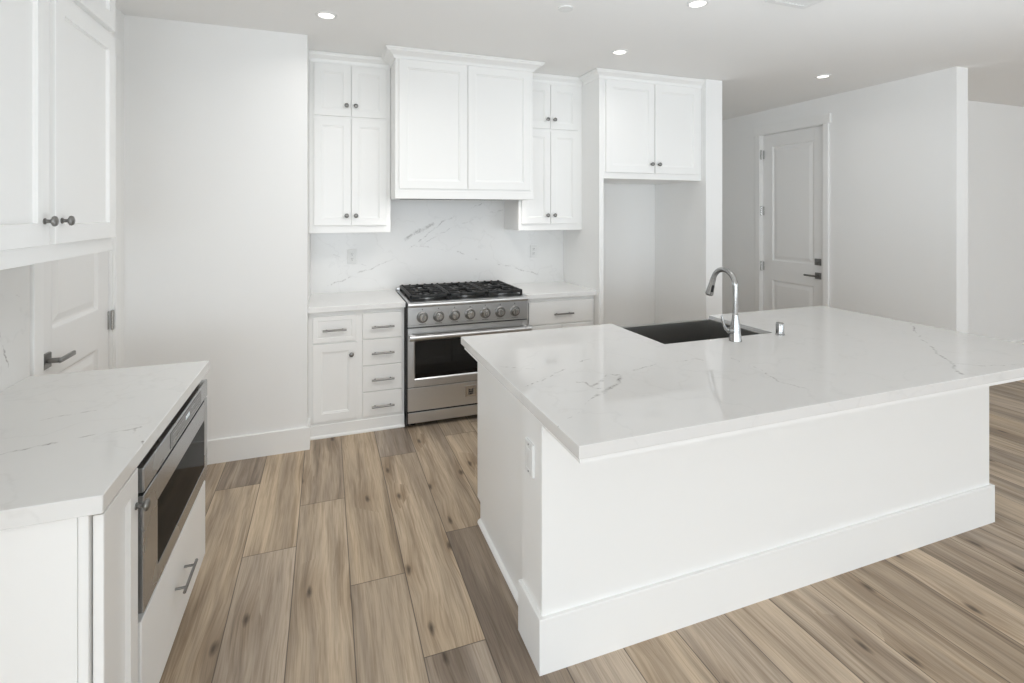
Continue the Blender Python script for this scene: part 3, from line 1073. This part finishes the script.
# ------------------------------------------------------------------ gas range
def gas_range():
    x0, x1 = 0.5515, 1.4785
    xc = (x0 + x1) / 2
    t = thing('gas_range', 'stainless steel gas range with black grates and seven knobs', 'range', (xc, 4.02, 0))
    mb = MB()
    mb.box(x0 - 0.008, x1 + 0.001, 3.716, 4.355, 0.075, 0.885, 0.001)
    mb.box(x0 - 0.008, x0 + 0.010, 3.712, 3.90, 0.024, 0.116, 0.001)
    mb.build('body', 'black', t)
    for a, b in ((x0 + 0.05, 3.79), (x1 - 0.05, 3.79), (x0 + 0.05, 4.30), (x1 - 0.05, 4.30)):
        MB().lathe((a, b, 0), (0, 0, 1), [(0.02, 0), (0.022, 0.008), (0.014, 0.012), (0.014, 0.08), (0, 0.08)], 16).build('foot', 'black', t)
    # cooktop with bullnose front
    mb = MB()
    mb.box(x0, x1, 3.705, 4.358, 0.884, 0.912, 0.003)
    mb.tube([(x0, 3.700, 0.893), (x1, 3.700, 0.893)], 0.0165, 20)
    mb.box(x0, x1, 4.325, 4.358, 0.912, 0.932, 0.003)
    top = mb.build('cooktop', 'steel', t)
    mb = MB()
    mb.box(x0 + 0.022, x1 - 0.022, 3.745, 4.315, 0.9115, 0.9145, 0.001)
    mb.build('burner_pan', 'iron', top, label='black burner pan')
    sec = (x1 - x0 - 0.04) / 3
    for k in range(3):
        gx0 = x0 + 0.02 + k * sec + 0.003
        gx1 = gx0 + sec - 0.006
        cx = (gx0 + gx1) / 2
        for cy in (3.89, 4.17):
            mb = MB()
            mb.lathe((cx, cy, 0.913), (0, 0, 1), [(0.062, 0), (0.060, 0.008), (0.048, 0.012), (0.047, 0.018), (0.042, 0.020), (0, 0.020)], 28)
            br = mb.build('burner', 'steel', t)
            mb = MB()
            mb.lathe((cx, cy, 0.930), (0, 0, 1), [(0.040, 0), (0.041, 0.006), (0.036, 0.010), (0, 0.011)], 28)
            mb.build('burner_cap', 'iron', br)
        mb = MB()
        gy0, gy1, zt = 3.752, 4.308, 0.957
        w = 0.016
        for a in (gx0, gx1 - w):
            mb.box(a, a + w, gy0, gy1, zt - 0.022, zt, 0.003)
        ym = (gy0 + gy1) / 2
        for b in (gy0, ym - w / 2, gy1 - w):
            mb.box(gx0, gx1, b, b + w, zt - 0.022, zt, 0.003)
        for cy in (3.89, 4.17):
            y0 = gy0 if cy < ym else ym
            y1 = ym if cy < ym else gy1
            for s in (0.3, 0.7):
                xx = gx0 + (gx1 - gx0) * s
                mb.box(xx - w / 2, xx + w / 2, y0, y0 + 0.085, zt - 0.024, zt, 0.003)
                mb.box(xx - w / 2, xx + w / 2, y1 - 0.085, y1, zt - 0.024, zt, 0.003)
            for dy in (-0.05, 0.05):
                mb.box(gx0, gx0 + 0.105, cy + dy - w / 2, cy + dy + w / 2, zt - 0.024, zt, 0.003)
                mb.box(gx1 - 0.105, gx1, cy + dy - w / 2, cy + dy + w / 2, zt - 0.024, zt, 0.003)
            for an in (45, 135, 225, 315):
                ca_, sa_ = math.cos(math.radians(an)), math.sin(math.radians(an))
                mb.tube([(cx + ca_ * 0.035, cy + sa_ * 0.035, zt - 0.008), (cx + ca_ * 0.13, cy + sa_ * 0.13, zt - 0.008)], 0.0075, 8)
        for a in (gx0, gx1 - w):
            for b in (gy0, ym - w / 2, gy1 - w):
                mb.box(a, a + w, b, b + w, 0.912, zt, 0.002)
        # little upstands along the rear rail
        for j in range(5):
            xx = gx0 + 0.02 + j * (gx1 - gx0 - 0.04) / 4
            mb.box(xx - 0.008, xx + 0.008, gy1 - w, gy1, zt - 0.002, zt + 0.006, 0.002)
        mb.build('grate', 'iron', t)
    # control panel and knobs
    fr = Front('-Y', 3.702)
    mb = MB()
    fr.box(mb, x0, x1, 0, 0.04, 0.748, 0.880, 0.002)
    fr.box(mb, x0, x1, 0.002, 0.04, 0.733, 0.747, 0.002)
    panel = mb.build('control_panel', 'steel', t)
    for k in range(7):
        a = 0.656 + k * (1.372 - 0.656) / 6
        z = 0.803
        mb = MB()
        mb.lathe(fr.p(a, 0, z), fr.out(), [(0.041, 0), (0.042, 0.004), (0.040, 0.010), (0.036, 0.012), (0.034, 0.008), (0, 0.008)], 32)
        bz = mb.build('knob_bezel', 'pewter', t)
        mb = MB()
        mb.lathe(fr.p(a, -0.008, z), fr.out(), [(0.029, 0), (0.029, 0.006), (0.026, 0.022), (0.023, 0.026), (0, 0.026)], 28)
        kb = mb.build('range_knob', 'nickel', bz)
        mb = MB()
        fr.box(mb, a - 0.006, a + 0.006, -0.048, -0.030, z - 0.022, z + 0.022, 0.003)
        mb.build('grip', 'chrome', bz)
    for k in range(7):
        a = 0.656 + k * (1.372 - 0.656) / 6
        mb = MB()
        fr.box(mb, a - 0.003, a + 0.003, -0.0006, 0.001, 0.857, 0.864, 0)
        mb.build('dial_mark', 'ink', panel)
        mb = MB()
        fr.box(mb, a - 0.026, a + 0.026, -0.0006, 0.001, 0.7520, 0.7545, 0)
        mb.build('dial_label', 'ink', panel)
    # oven door
    fd = Front('-Y', 3.700)
    mb = MB()
    w0, w1, wz0, wz1 = x0 + 0.045, x1 - 0.045, 0.353, 0.640
    z0, z1 = 0.300, 0.726
    fd.box(mb, x0, w0, 0, 0.035, z0, z1, 0.002)
    fd.box(mb, w1, x1, 0, 0.035, z0, z1, 0.002)
    fd.box(mb, w0, w1, 0, 0.035, wz1, z1, 0.001)
    fd.box(mb, w0, w1, 0, 0.035, z0, wz0, 0.001)
    door = mb.build('oven_door', 'steel', t)
    mb = MB()
    mb.rings([fd.quad(w0, w1, wz0, wz1, i, d) for i, d in ((-0.001, 0.02), (0, 0.002), (0.011, 0.011), (0.012, 0.010))])
    mb.build('window_bezel', 'steel', door)
    mb = MB()
    fd.box(mb, w0 + 0.008, w1 - 0.008, 0.007, 0.012, wz0 + 0.008, wz1 - 0.008, 0)
    mb.build('oven_window', 'glass', door, label='black oven window glass')
    mb = MB()
    hz = 0.672
    mb.tube([fd.p(x0 + 0.014, -0.064, hz), fd.p(x1 - 0.008, -0.064, hz)], 0.0175, 20)
    for a in (x0 + 0.014, x1 - 0.008):
        s = 1 if a < xc else -1
        mb.tube([fd.p(a - s * 0.012, -0.064, hz), fd.p(a + s * 0.028, -0.064, hz)], 0.0225, 20)
        mb.tube([fd.p(a + s * 0.010, 0, hz), fd.p(a + s * 0.010, -0.064, hz)], 0.0135, 14)
    mb.build('oven_handle', 'steel', door)
    # lower drawer panel, badge, kick plate
    mb = MB()
    fd.box(mb, x0, x1, 0.003, 0.035, 0.126, 0.293, 0.002)
    low = mb.build('lower_panel', 'steel', t)
    mb = MB()
    bx, bz_ = xc + 0.005, 0.226
    fd.box(mb, bx - 0.042, bx + 0.042, -0.002, 0.004, bz_ - 0.042, bz_ + 0.042, 0.002)
    badge = mb.build('badge', 'nickel', low, label='small square steel maker badge')
    mb = MB()
    for a0, a1, q0, q1 in ((-0.018, -0.011, -0.026, 0.018), (0.011, 0.018, -0.026, 0.018), (-0.012, 0.012, -0.008, 0.002), (-0.007, 0.007, -0.026, -0.012), (-0.010, 0.010, 0.008, 0.014)):
        fd.box(mb, bx + a0, bx + a1, -0.0035, -0.0015, bz_ + q0, bz_ + q1, 0)
    mb.build('emblem', 'ink', badge)
    mb = MB()
    fd.box(mb, x0 + 0.002, x1 - 0.002, 0.008, 0.028, 0.036, 0.113, 0.004)
    mb.build('kick_plate', 'steel', t)
    return t


gas_range()


# ------------------------------------------------------------------ left wall run
LCY0, LCY1 = 1.430, 2.568
LFX = -0.492                         # front of doors on the left run
tag(MB().box(LEFT_X + 0.013, -0.485, LCY0, LCY1, CTL, CT1, 0.002).build('countertop', q_side),
    'white veined quartz countertop over the microwave drawer at the left wall', 'countertop')
tag(MB().box(LEFT_X + 0.0008, LEFT_X + 0.012, LCY0, LCY1 + 0.012, CT0, 1.410, 0.001).build('backsplash', q_side),
    'white quartz backsplash on the left wall beside the paneled door', 'backsplash')

frL = Front('+X', LFX)
CX = LFX - 0.026                     # carcass front


def left_narrow():
    y0, y1 = LCY0 + 0.014, 1.702
    t = thing('base_cabinet', 'narrow white base cabinet with a knobbed door beside the microwave drawer', 'cabinet', ((LEFT_X + CX) / 2, (y0 + y1) / 2, 0))
    mb = MB()
    mb.box(LEFT_X + 0.001, CX, y0 + 0.006, y1, 0.10, CTL, 0.001)
    mb.box(LEFT_X + 0.001, CX - 0.07, y0 + 0.006, y1, 0.0, 0.10, 0.001)
    mb.build('carcass', 'cabinet', t)
    mb = MB()
    mb.box(LEFT_X + 0.001, CX - 0.0205, y0, y0 + 0.006, 0.0, CTL, 0.001)
    mb.build('side_panel', 'cabinet', t)
    mb = MB()
    mb.box(CX - 0.019, CX + 0.001, y0 - 0.001, y0 + 0.03, 0.10, CTL, 0.0015)
    mb.build('face_frame', 'cabinet', t)
    d = shaker(frL, y0 + 0.012, y1 - 0.014, 0.112, 0.858, 0.057, 0.021, False).build('door', 'cabinet', t)
    knob(frL, y1 - 0.032, 0.760, d)


def left_mw_unit():
    y0, y1 = 1.7025, 2.546
    t = thing('base_cabinet', 'white drawer base cabinet holding the microwave drawer', 'cabinet', ((LEFT_X + CX) / 2, (y0 + y1) / 2, 0))
    mb = MB()
    mb.box(LEFT_X + 0.001, CX, y0, y0 + 0.018, 0.10, CTL, 0.001)
    mb.box(LEFT_X + 0.001, CX, y1 - 0.018, y1, 0.10, CTL, 0.001)
    mb.box(LEFT_X + 0.001, CX, y0, y1, 0.10, 0.418, 0.001)
    mb.box(LEFT_X + 0.001, LEFT_X + 0.02, y0, y1, 0.10, CTL, 0.001)
    mb.box(LEFT_X + 0.001, CX - 0.07, y0, y1, 0.0, 0.10, 0.001)
    mb.build('carcass', 'cabinet', t)
    d = slab_front(frL, y0 + 0.012, y1 - 0.020, 0.092, 0.408, 0.020).build('drawer', 'cabinet', t)
    bar_pull(frL, 2.03, 2.205, 0.262, d, 'pewter', 0.034, 0.0052)


def microwave():
    y0, y1 = 1.708, 2.524
    t = thing('microwave_drawer', 'stainless steel microwave drawer under the left countertop', 'microwave', (-0.80, (y0 + y1) / 2, 0.419))
    MB().box(-1.05, LFX - 0.022, y0 + 0.02, y1 - 0.02, 0.419, 0.866, 0.002).build('body', 'black', t)
    mx = Front('+X', LFX + 0.008)
    # control strip
    mb = MB()
    mx.box(mb, y0, y1, 0, 0.028, 0.776, 0.846, 0.003)
    strip = mb.build('control_panel', 'steel_fine', t)
    mb = MB()
    mx.box(mb, 1.965, 2.405, -0.0012, 0.004, 0.784, 0.838, 0.0008)
    ds = mb.build('display_window', 'display', strip, label='smoked dark control display')
    mb = MB()
    for k in range(5):
        mx.box(mb, 2.160 + k * 0.011, 2.167 + k * 0.011, -0.0018, 0.001, 0.808, 0.821, 0)
    mb.build('clock_digits', 'legend', ds)  # light logo patch, its brightness put in as glow
    for ya in (1.99, 2.24):
        for z in (0.799, 0.822):
            mb = MB()
            mx.box(mb, ya, ya + 0.136, -0.0018, 0.001, z, z + 0.002, 0)
            mb.build('touch_keys', 'steel_fine', ds)
    # drawer front with dark window
    mb = MB()
    z0, z1 = 0.436, 0.768
    wy0, wy1, wz0, wz1 = 1.835, 2.470, 0.490, 0.690
    mx.box(mb, y0, wy0, 0, 0.028, z0, z1, 0.003)
    mx.box(mb, wy1, y1, 0, 0.028, z0, z1, 0.003)
    mx.box(mb, wy0, wy1, 0, 0.028, wz1, z1, 0.001)
    mx.box(mb, wy0, wy1, 0, 0.028, z0, wz0, 0.001)
    d = mb.build('drawer_front', 'steel_fine', t)
    mb = MB()
    mx.box(mb, wy0 - 0.001, wy1 + 0.001, 0.002, 0.02, wz0 - 0.001, wz1 + 0.001, 0)
    mb.build('window', 'mw_glass', d, label='dark tinted microwave window')


left_narrow()
left_mw_unit()
microwave()


def left_upper():
    xf = -0.832
    y0, y1 = 1.455, 2.540
    t = thing('upper_cabinet', 'tall white upper cabinet on the left wall above the side counter', 'cabinet', ((LEFT_X + xf) / 2, (y0 + y1) / 2, 1.405))
    mb = MB()
    mb.box(LEFT_X + 0.001, xf - 0.018, y0, y1, 1.430, CEIL - 0.002, 0)
    mb.box(LEFT_X + 0.001, xf - 0.018, y0, y0 + 0.018, 1.411, 1.430, 0)
    mb.box(LEFT_X + 0.001, xf - 0.018, y1 - 0.018, y1, 1.411, 1.430, 0)
    mb.build('carcass', 'cabinet', t)
    MB().box(xf - 0.018, xf, y0, y1, 1.411, CEIL - 0.002, 0.001).build('face_frame', 'cabinet', t)
    fr = Front('+X', xf + 0.022)
    for z0, z1, zk in ((1.466, 2.278, 1.541), (2.306, 2.660, 2.380)):
        d = shaker(fr, 1.490, 1.985, z0, z1, 0.068, 0.022, False).build('door', 'cabinet', t)
        knob(fr, 1.985 - 0.032, zk, d, 'pewter')
        d = shaker(fr, 2.022, 2.514, z0, z1, 0.062, 0.022, False).build('door', 'cabinet', t)
        knob(fr, 2.022 + 0.040, zk, d, 'pewter')
    MB().sweep([(xf, y0), (xf, y1), (LEFT_X + 0.001, y1)][::1], crown_profile(2.672, CEIL - 0.002, 0.045)).build('crown_molding', 'cabinet', t)


left_upper()


# ------------------------------------------------------------------ island
IX0, IX1, IY0, IY1 = 0.663, 3.250, 1.272, 2.604
SX0, SX1, SY0 = 1.570, 2.275, 2.106          # sink opening


def island():
    t = thing('kitchen_island', 'long white island base with tall baseboard on the plank floor', 'island', (1.92, 2.06, 0))
    px0, px1, py0, py1 = 0.692, 3.165, 1.600, 1.790
    MB().box(px0, px1, py0, py1, 0, 0.862, 0.002).build('knee_wall', 'trim', t)
    mb = MB()
    pr = base_profile(0.187, 0.015, 0.010)
    mb.sweep([(px1, py1), (px1, py0), (px0, py0), (px0, py1)][::-1], [(o, z) for o, z in pr])
    mb.build('baseboard', 'trim', t)
    # cabinets behind the knee wall, the sink bay left open
    ex = 0.733
    mb = MB()
    mb.box(ex + 0.019, SX0 - 0.03, py1, 2.545, 0.10, 0.862, 0.001)
    mb.box(SX1 + 0.03, px1 - 0.02, py1, 2.545, 0.10, 0.862, 0.001)
    mb.box(SX0 - 0.03, SX1 + 0.03, py1, 2.545, 0.10, 0.62, 0.001)
    mb.box(SX0 - 0.03, SX1 + 0.03, py1, 1.96, 0.62, 0.862, 0.001)
    mb.box(ex + 0.019, px1 - 0.02, py1, 2.475, 0.0, 0.10, 0.001)
    mb.build('cabinet_bank', 'cabinet', t)
    # end panels with toe-kick notch, prisms in YZ
    for xa, xb in ((ex, ex + 0.019), (px1 - 0.02, px1 - 0.001)):
        yz = [(py1, 0.0), (2.478, 0.0), (2.478, 0.10), (2.530, 0.10), (2.530, 0.862), (py1, 0.862)]
        vs = [(xa, y, z) for y, z in yz] + [(xb, y, z) for y, z in yz]
        k = len(yz)
        mb = MB()
        mb.add(vs, [list(range(k)), list(range(k, 2 * k))[::-1]] + [(i, (i + 1) % k, k + (i + 1) % k, k + i) for i in range(k)])
        mb.build('end_panel', 'cabinet', t)
    mb = MB()
    mb.sweep([(ex, 2.478), (ex, py1)][::1], [(0, 0), (0.016, 0), (0.015, 0.007), (0.011, 0.013), (0.005, 0.017), (0, 0.018)])
    mb.build('shoe_molding', 'trim', t)
    # plywood build-up strip under the stone
    mb = MB()
    a, b, c, d = IX0 + 0.007, IX1 - 0.007, IY0 + 0.007, IY1 - 0.05
    mb.prism([(a, c), (b, c), (b, d), (SX1 + 0.02, d), (SX1 + 0.02, SY0 - 0.03), (SX0 - 0.02, SY0 - 0.03), (SX0 - 0.02, d), (a, d)], 0.862, CT0)
    mb.build('sub_top', 'trim', t)
    # fronts on the working side
    fw = 2.545
    k = 0
    mb = MB()
    xs_ = [ex + 0.03, 1.14, SX0 - 0.04, None, SX1 + 0.04, 2.72, px1 - 0.03]
    for a0, a1 in ((0.77, 1.14), (1.15, 1.52), (2.325, 2.72), (2.73, 3.12)):
        seq = [(0, 0.0), (0, 0.018), (0.002, 0.02), (0.057, 0.02), (0.062, 0.012)]
        m2 = MB()
        m2.rings([[Vector((a0 + i, fw + dd, 0.112 + i)), Vector((a1 - i, fw + dd, 0.112 + i)), Vector((a1 - i, fw + dd, 0.85 - i)), Vector((a0 + i, fw + dd, 0.85 - i))] for i, dd in seq])
        m2.build('door', 'cabinet', t)


island()
slab = MB().prism([(IX0, IY0), (IX1, IY0), (IX1, IY1), (SX1, IY1), (SX1, SY0), (SX0, SY0), (SX0, IY1), (IX0, IY1)], CT0, CT1, 0.002).build('countertop', q_top)
tag(slab, 'large glossy white quartz countertop on the island with a sink cutout', 'countertop')


def sink():
    a0, a1, b0, b1 = SX0 + 0.0015, SX1 - 0.0015, SY0 + 0.0015, 2.612
    zt, zb = 0.895, 0.650
    w = 0.012
    t = thing('farmhouse_sink', 'dark stainless apron sink set into the island countertop', 'sink', ((a0 + a1) / 2, (b0 + b1) / 2, zb))
    mb = MB()
    mb.box(a0, a0 + w, b0, b1 - 0.02, zb, zt, 0.002)
    mb.box(a1 - w, a1, b0, b1 - 0.02, zb, zt, 0.002)
    mb.box(a0, a1, b0, b0 + w, zb, zt, 0.002)
    mb.box(a0, a1, b1 - w - 0.012, b1, zb, 0.892, 0.004)
    mb.box(a0, a1, b0, b1, zb - 0.001, zb + 0.01, 0.002)
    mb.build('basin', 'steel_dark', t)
    MB().lathe(((a0 + a1) / 2, 2.33, zb + 0.009), (0, 0, 1), [(0.045, 0), (0.045, 0.003), (0.036, 0.004), (0.034, 0.001), (0, 0.001)], 28).build('drain', 'nickel', t)


sink()


def faucet():
    bx, by = 1.952, 2.042
    t = thing('faucet', 'polished high-arc pull-down faucet behind the island sink', 'faucet', (bx, by, CT1))
    mb = MB()
    mb.lathe((bx, by, CT1), (0, 0, 1), [(0.031, 0), (0.031, 0.004), (0.0285, 0.012), (0.0262, 0.05), (0.0235, 0.075), (0.0195, 0.10), (0.0155, 0.125), (0.0145, 0.135), (0, 0.135)], 28)
    mb.build('base', 'chrome', t)
    # spout neck: straight post, then an arc reaching over the basin
    r, zc = 0.080, 1.188
    pts = [(bx, by, CT1 + 0.132), (bx, by, 1.10)]
    a_end = 20
    for k in range(0, 19):
        an = math.radians(180 - (180 - a_end) * k / 18)
        pts.append((bx, by + r + r * math.cos(an), zc + r * math.sin(an)))
    mb = MB()
    mb.tube(pts, 0.0135, 20)
    mb.lathe((bx, by, CT1 + 0.130), (0, 0, 1), [(0.0152, 0), (0.0152, 0.004), (0.0138, 0.006)], 24)
    mb.build('spout', 'chrome', t)
    # spray head continues the arc's tangent
    e = Vector(pts[-1])
    an = math.radians(a_end)
    tan = Vector((0, math.sin(an), -math.cos(an)))
    mb = MB()
    mb.lathe(e, tan, [(0.0138, -0.002), (0.0148, 0.004), (0.0152, 0.020), (0.0175, 0.055), (0.0215, 0.088), (0.0215, 0.096), (0.0185, 0.100), (0, 0.099)], 24)
    hd = mb.build('spray_head', 'chrome', t)
    side = Vector((0.0, -0.94, -0.34)).normalized()
    side = (Vector((-0.25, -1, 0)) - tan * Vector((-0.25, -1, 0)).dot(tan)).normalized()
    bi = tan.cross(side).normalized()
    mb = MB()
    c0 = e + tan * 0.055 + side * 0.0165
    vs = []
    for dd, off in ((0.0, 0.0), (0.0035, 0.0)):
        for s_, l_ in ((-0.006, -0.019), (0.006, -0.019), (0.007, 0.019), (-0.007, 0.019)):
            vs.append(c0 + side * (dd + (0.003 if l_ > 0 else -0.002)) + bi * s_ + tan * l_)
    mb.add(vs, [(0, 1, 2, 3), (7, 6, 5, 4), (0, 4, 5, 1), (1, 5, 6, 2), (2, 6, 7, 3), (3, 7, 4, 0)])
    mb.build('spray_button', 'black', hd, label='black spray button')
    # side lever on the left
    mb = MB()
    mb.tube([(bx, by, CT1 + 0.052), (bx - 0.045, by, CT1 + 0.056)], [0.017, 0.015], 18)
    mb.tube([(bx - 0.038, by, CT1 + 0.056), (bx - 0.062, by, CT1 + 0.066), (bx - 0.075, by, CT1 + 0.088), (bx - 0.081, by + 0.002, CT1 + 0.115), (bx - 0.084, by + 0.004, CT1 + 0.132)],
            [0.010, 0.0085, 0.006, 0.0048, 0.0045], 14)
    mb.build('lever', 'chrome', t)


faucet()
ag = MB()
ag.lathe((2.272, 2.062, CT1), (0, 0, 1), [(0.0235, 0), (0.0235, 0.003), (0.0205, 0.005), (0.0205, 0.060), (0.0185, 0.064), (0, 0.064)], 28)
tag(ag.build('air_gap_cap', 'chrome'), 'short polished cylinder cap on the island right of the faucet', 'air gap')

fi = Front('-X', 0.692)
t_ = thing('wall_outlet', 'white cover plate outlet on the left end of the island', 'outlet', fi.p(1.702, 0, 0.625))
mb_ = MB()
mb_.rings([fi.quad(1.666, 1.738, 0.627, 0.743, i, d) for i, d in ((0, 0), (0, -0.005), (0.003, -0.009), (0.017, -0.009), (0.018, -0.0075))])
mb_.build('cover_plate', 'plastic', t_)
mb_ = MB()
fi.box(mb_, 1.685, 1.719, -0.0095, -0.007, 0.652, 0.718, 0.001)
mb_.build('socket', 'plastic', t_)
for z_ in (0.637, 0.733):
    mb_ = MB()
    mb_.lathe(fi.p(1.702, -0.0088, z_), fi.out(), [(0.003, 0), (0.003, 0.0012), (0, 0.0015)], 12)
    mb_.build('screw', 'slot', t_)

# ------------------------------------------------------------------ ceiling fittings
LGROUP = 'recessed ceiling lights'


def downlight(x, y, label):
    t = thing('recessed_light', label, 'ceiling light', (x, y, CEIL), LGROUP)
    MB().lathe((x, y, CEIL), (0, 0, -1), [(0.062, 0), (0.062, 0.003), (0.057, 0.007), (0.047, 0.008), (0.044, 0.004), (0.044, 0.001)], 36).build('trim_ring', 'plastic', t)
    MB().lathe((x, y, CEIL - 0.001), (0, 0, -1), [(0.044, 0), (0.043, 0.003), (0, 0.0035)], 32).build('lens', 'lamp', t)
    sd = bpy.data.lights.new('lamp_glow', 'AREA')
    sd.shape, sd.size, sd.energy, sd.color = 'DISK', 0.10, 2.2, (1.0, 0.97, 0.93)
    sd.spread = math.radians(150)
    so = bpy.data.objects.new('lamp_glow', sd)
    COL.objects.link(so)
    so.visible_glossy = False            # the lens itself is what reflections show
    so.parent = t
    so.location = (0, 0, -0.012)


downlight(0.0, 3.22, 'lit round recessed ceiling light left, over the short counter left of the range')
downlight(2.015, 3.225, 'lit round recessed ceiling light in front of the fridge cabinet')
downlight(1.955, 2.325, 'lit round recessed ceiling light above the island, cut by the photo top edge')
downlight(4.02, 3.205, 'lit round recessed ceiling light over the hallway by the right-hand door')
tag(MB().lathe((1.29, 2.642, CEIL), (0, 0, -1), [(0.044, 0), (0.044, 0.006), (0.041, 0.009), (0, 0.0095)], 32).build('sprinkler_cover', 'plastic'),
    'small round unlit grey-white cover disc on the ceiling', 'sprinkler cover')


def vent():
    x0, x1, y0, y1 = 2.275, 2.565, 1.87, 2.165
    t = thing('ceiling_vent', 'white slatted square air vent on the ceiling near the top edge', 'vent', ((x0 + x1) / 2, (y0 + y1) / 2, CEIL))
    mb = MB()
    w = 0.03
    mb.box(x0, x0 + w, y0 + w, y1 - w, CEIL - 0.012, CEIL, 0)
    mb.box(x1 - w, x1, y0 + w, y1 - w, CEIL - 0.012, CEIL, 0)
    mb.box(x0, x1, y0, y0 + w, CEIL - 0.012, CEIL, 0)
    mb.box(x0, x1, y1 - w, y1, CEIL - 0.012, CEIL, 0)
    mb.build('frame', 'plastic', t)
    mb = MB()
    for k in range(10):
        xx = x0 + w + 0.006 + k * (x1 - x0 - 2 * w - 0.012) / 9
        mb.add([(xx - 0.010, y0 + w, CEIL - 0.001), (xx + 0.006, y0 + w, CEIL - 0.010), (xx + 0.006, y1 - w, CEIL - 0.010), (xx - 0.010, y1 - w, CEIL - 0.001),
                (xx - 0.008, y0 + w, CEIL - 0.001), (xx + 0.008, y0 + w, CEIL - 0.010), (xx + 0.008, y1 - w, CEIL - 0.010), (xx - 0.008, y1 - w, CEIL - 0.001)],
               [(0, 1, 2, 3), (7, 6, 5, 4), (0, 4, 5, 1), (1, 5, 6, 2), (2, 6, 7, 3), (3, 7, 4, 0)])
    mb.build('slats', 'plastic', t)


vent()
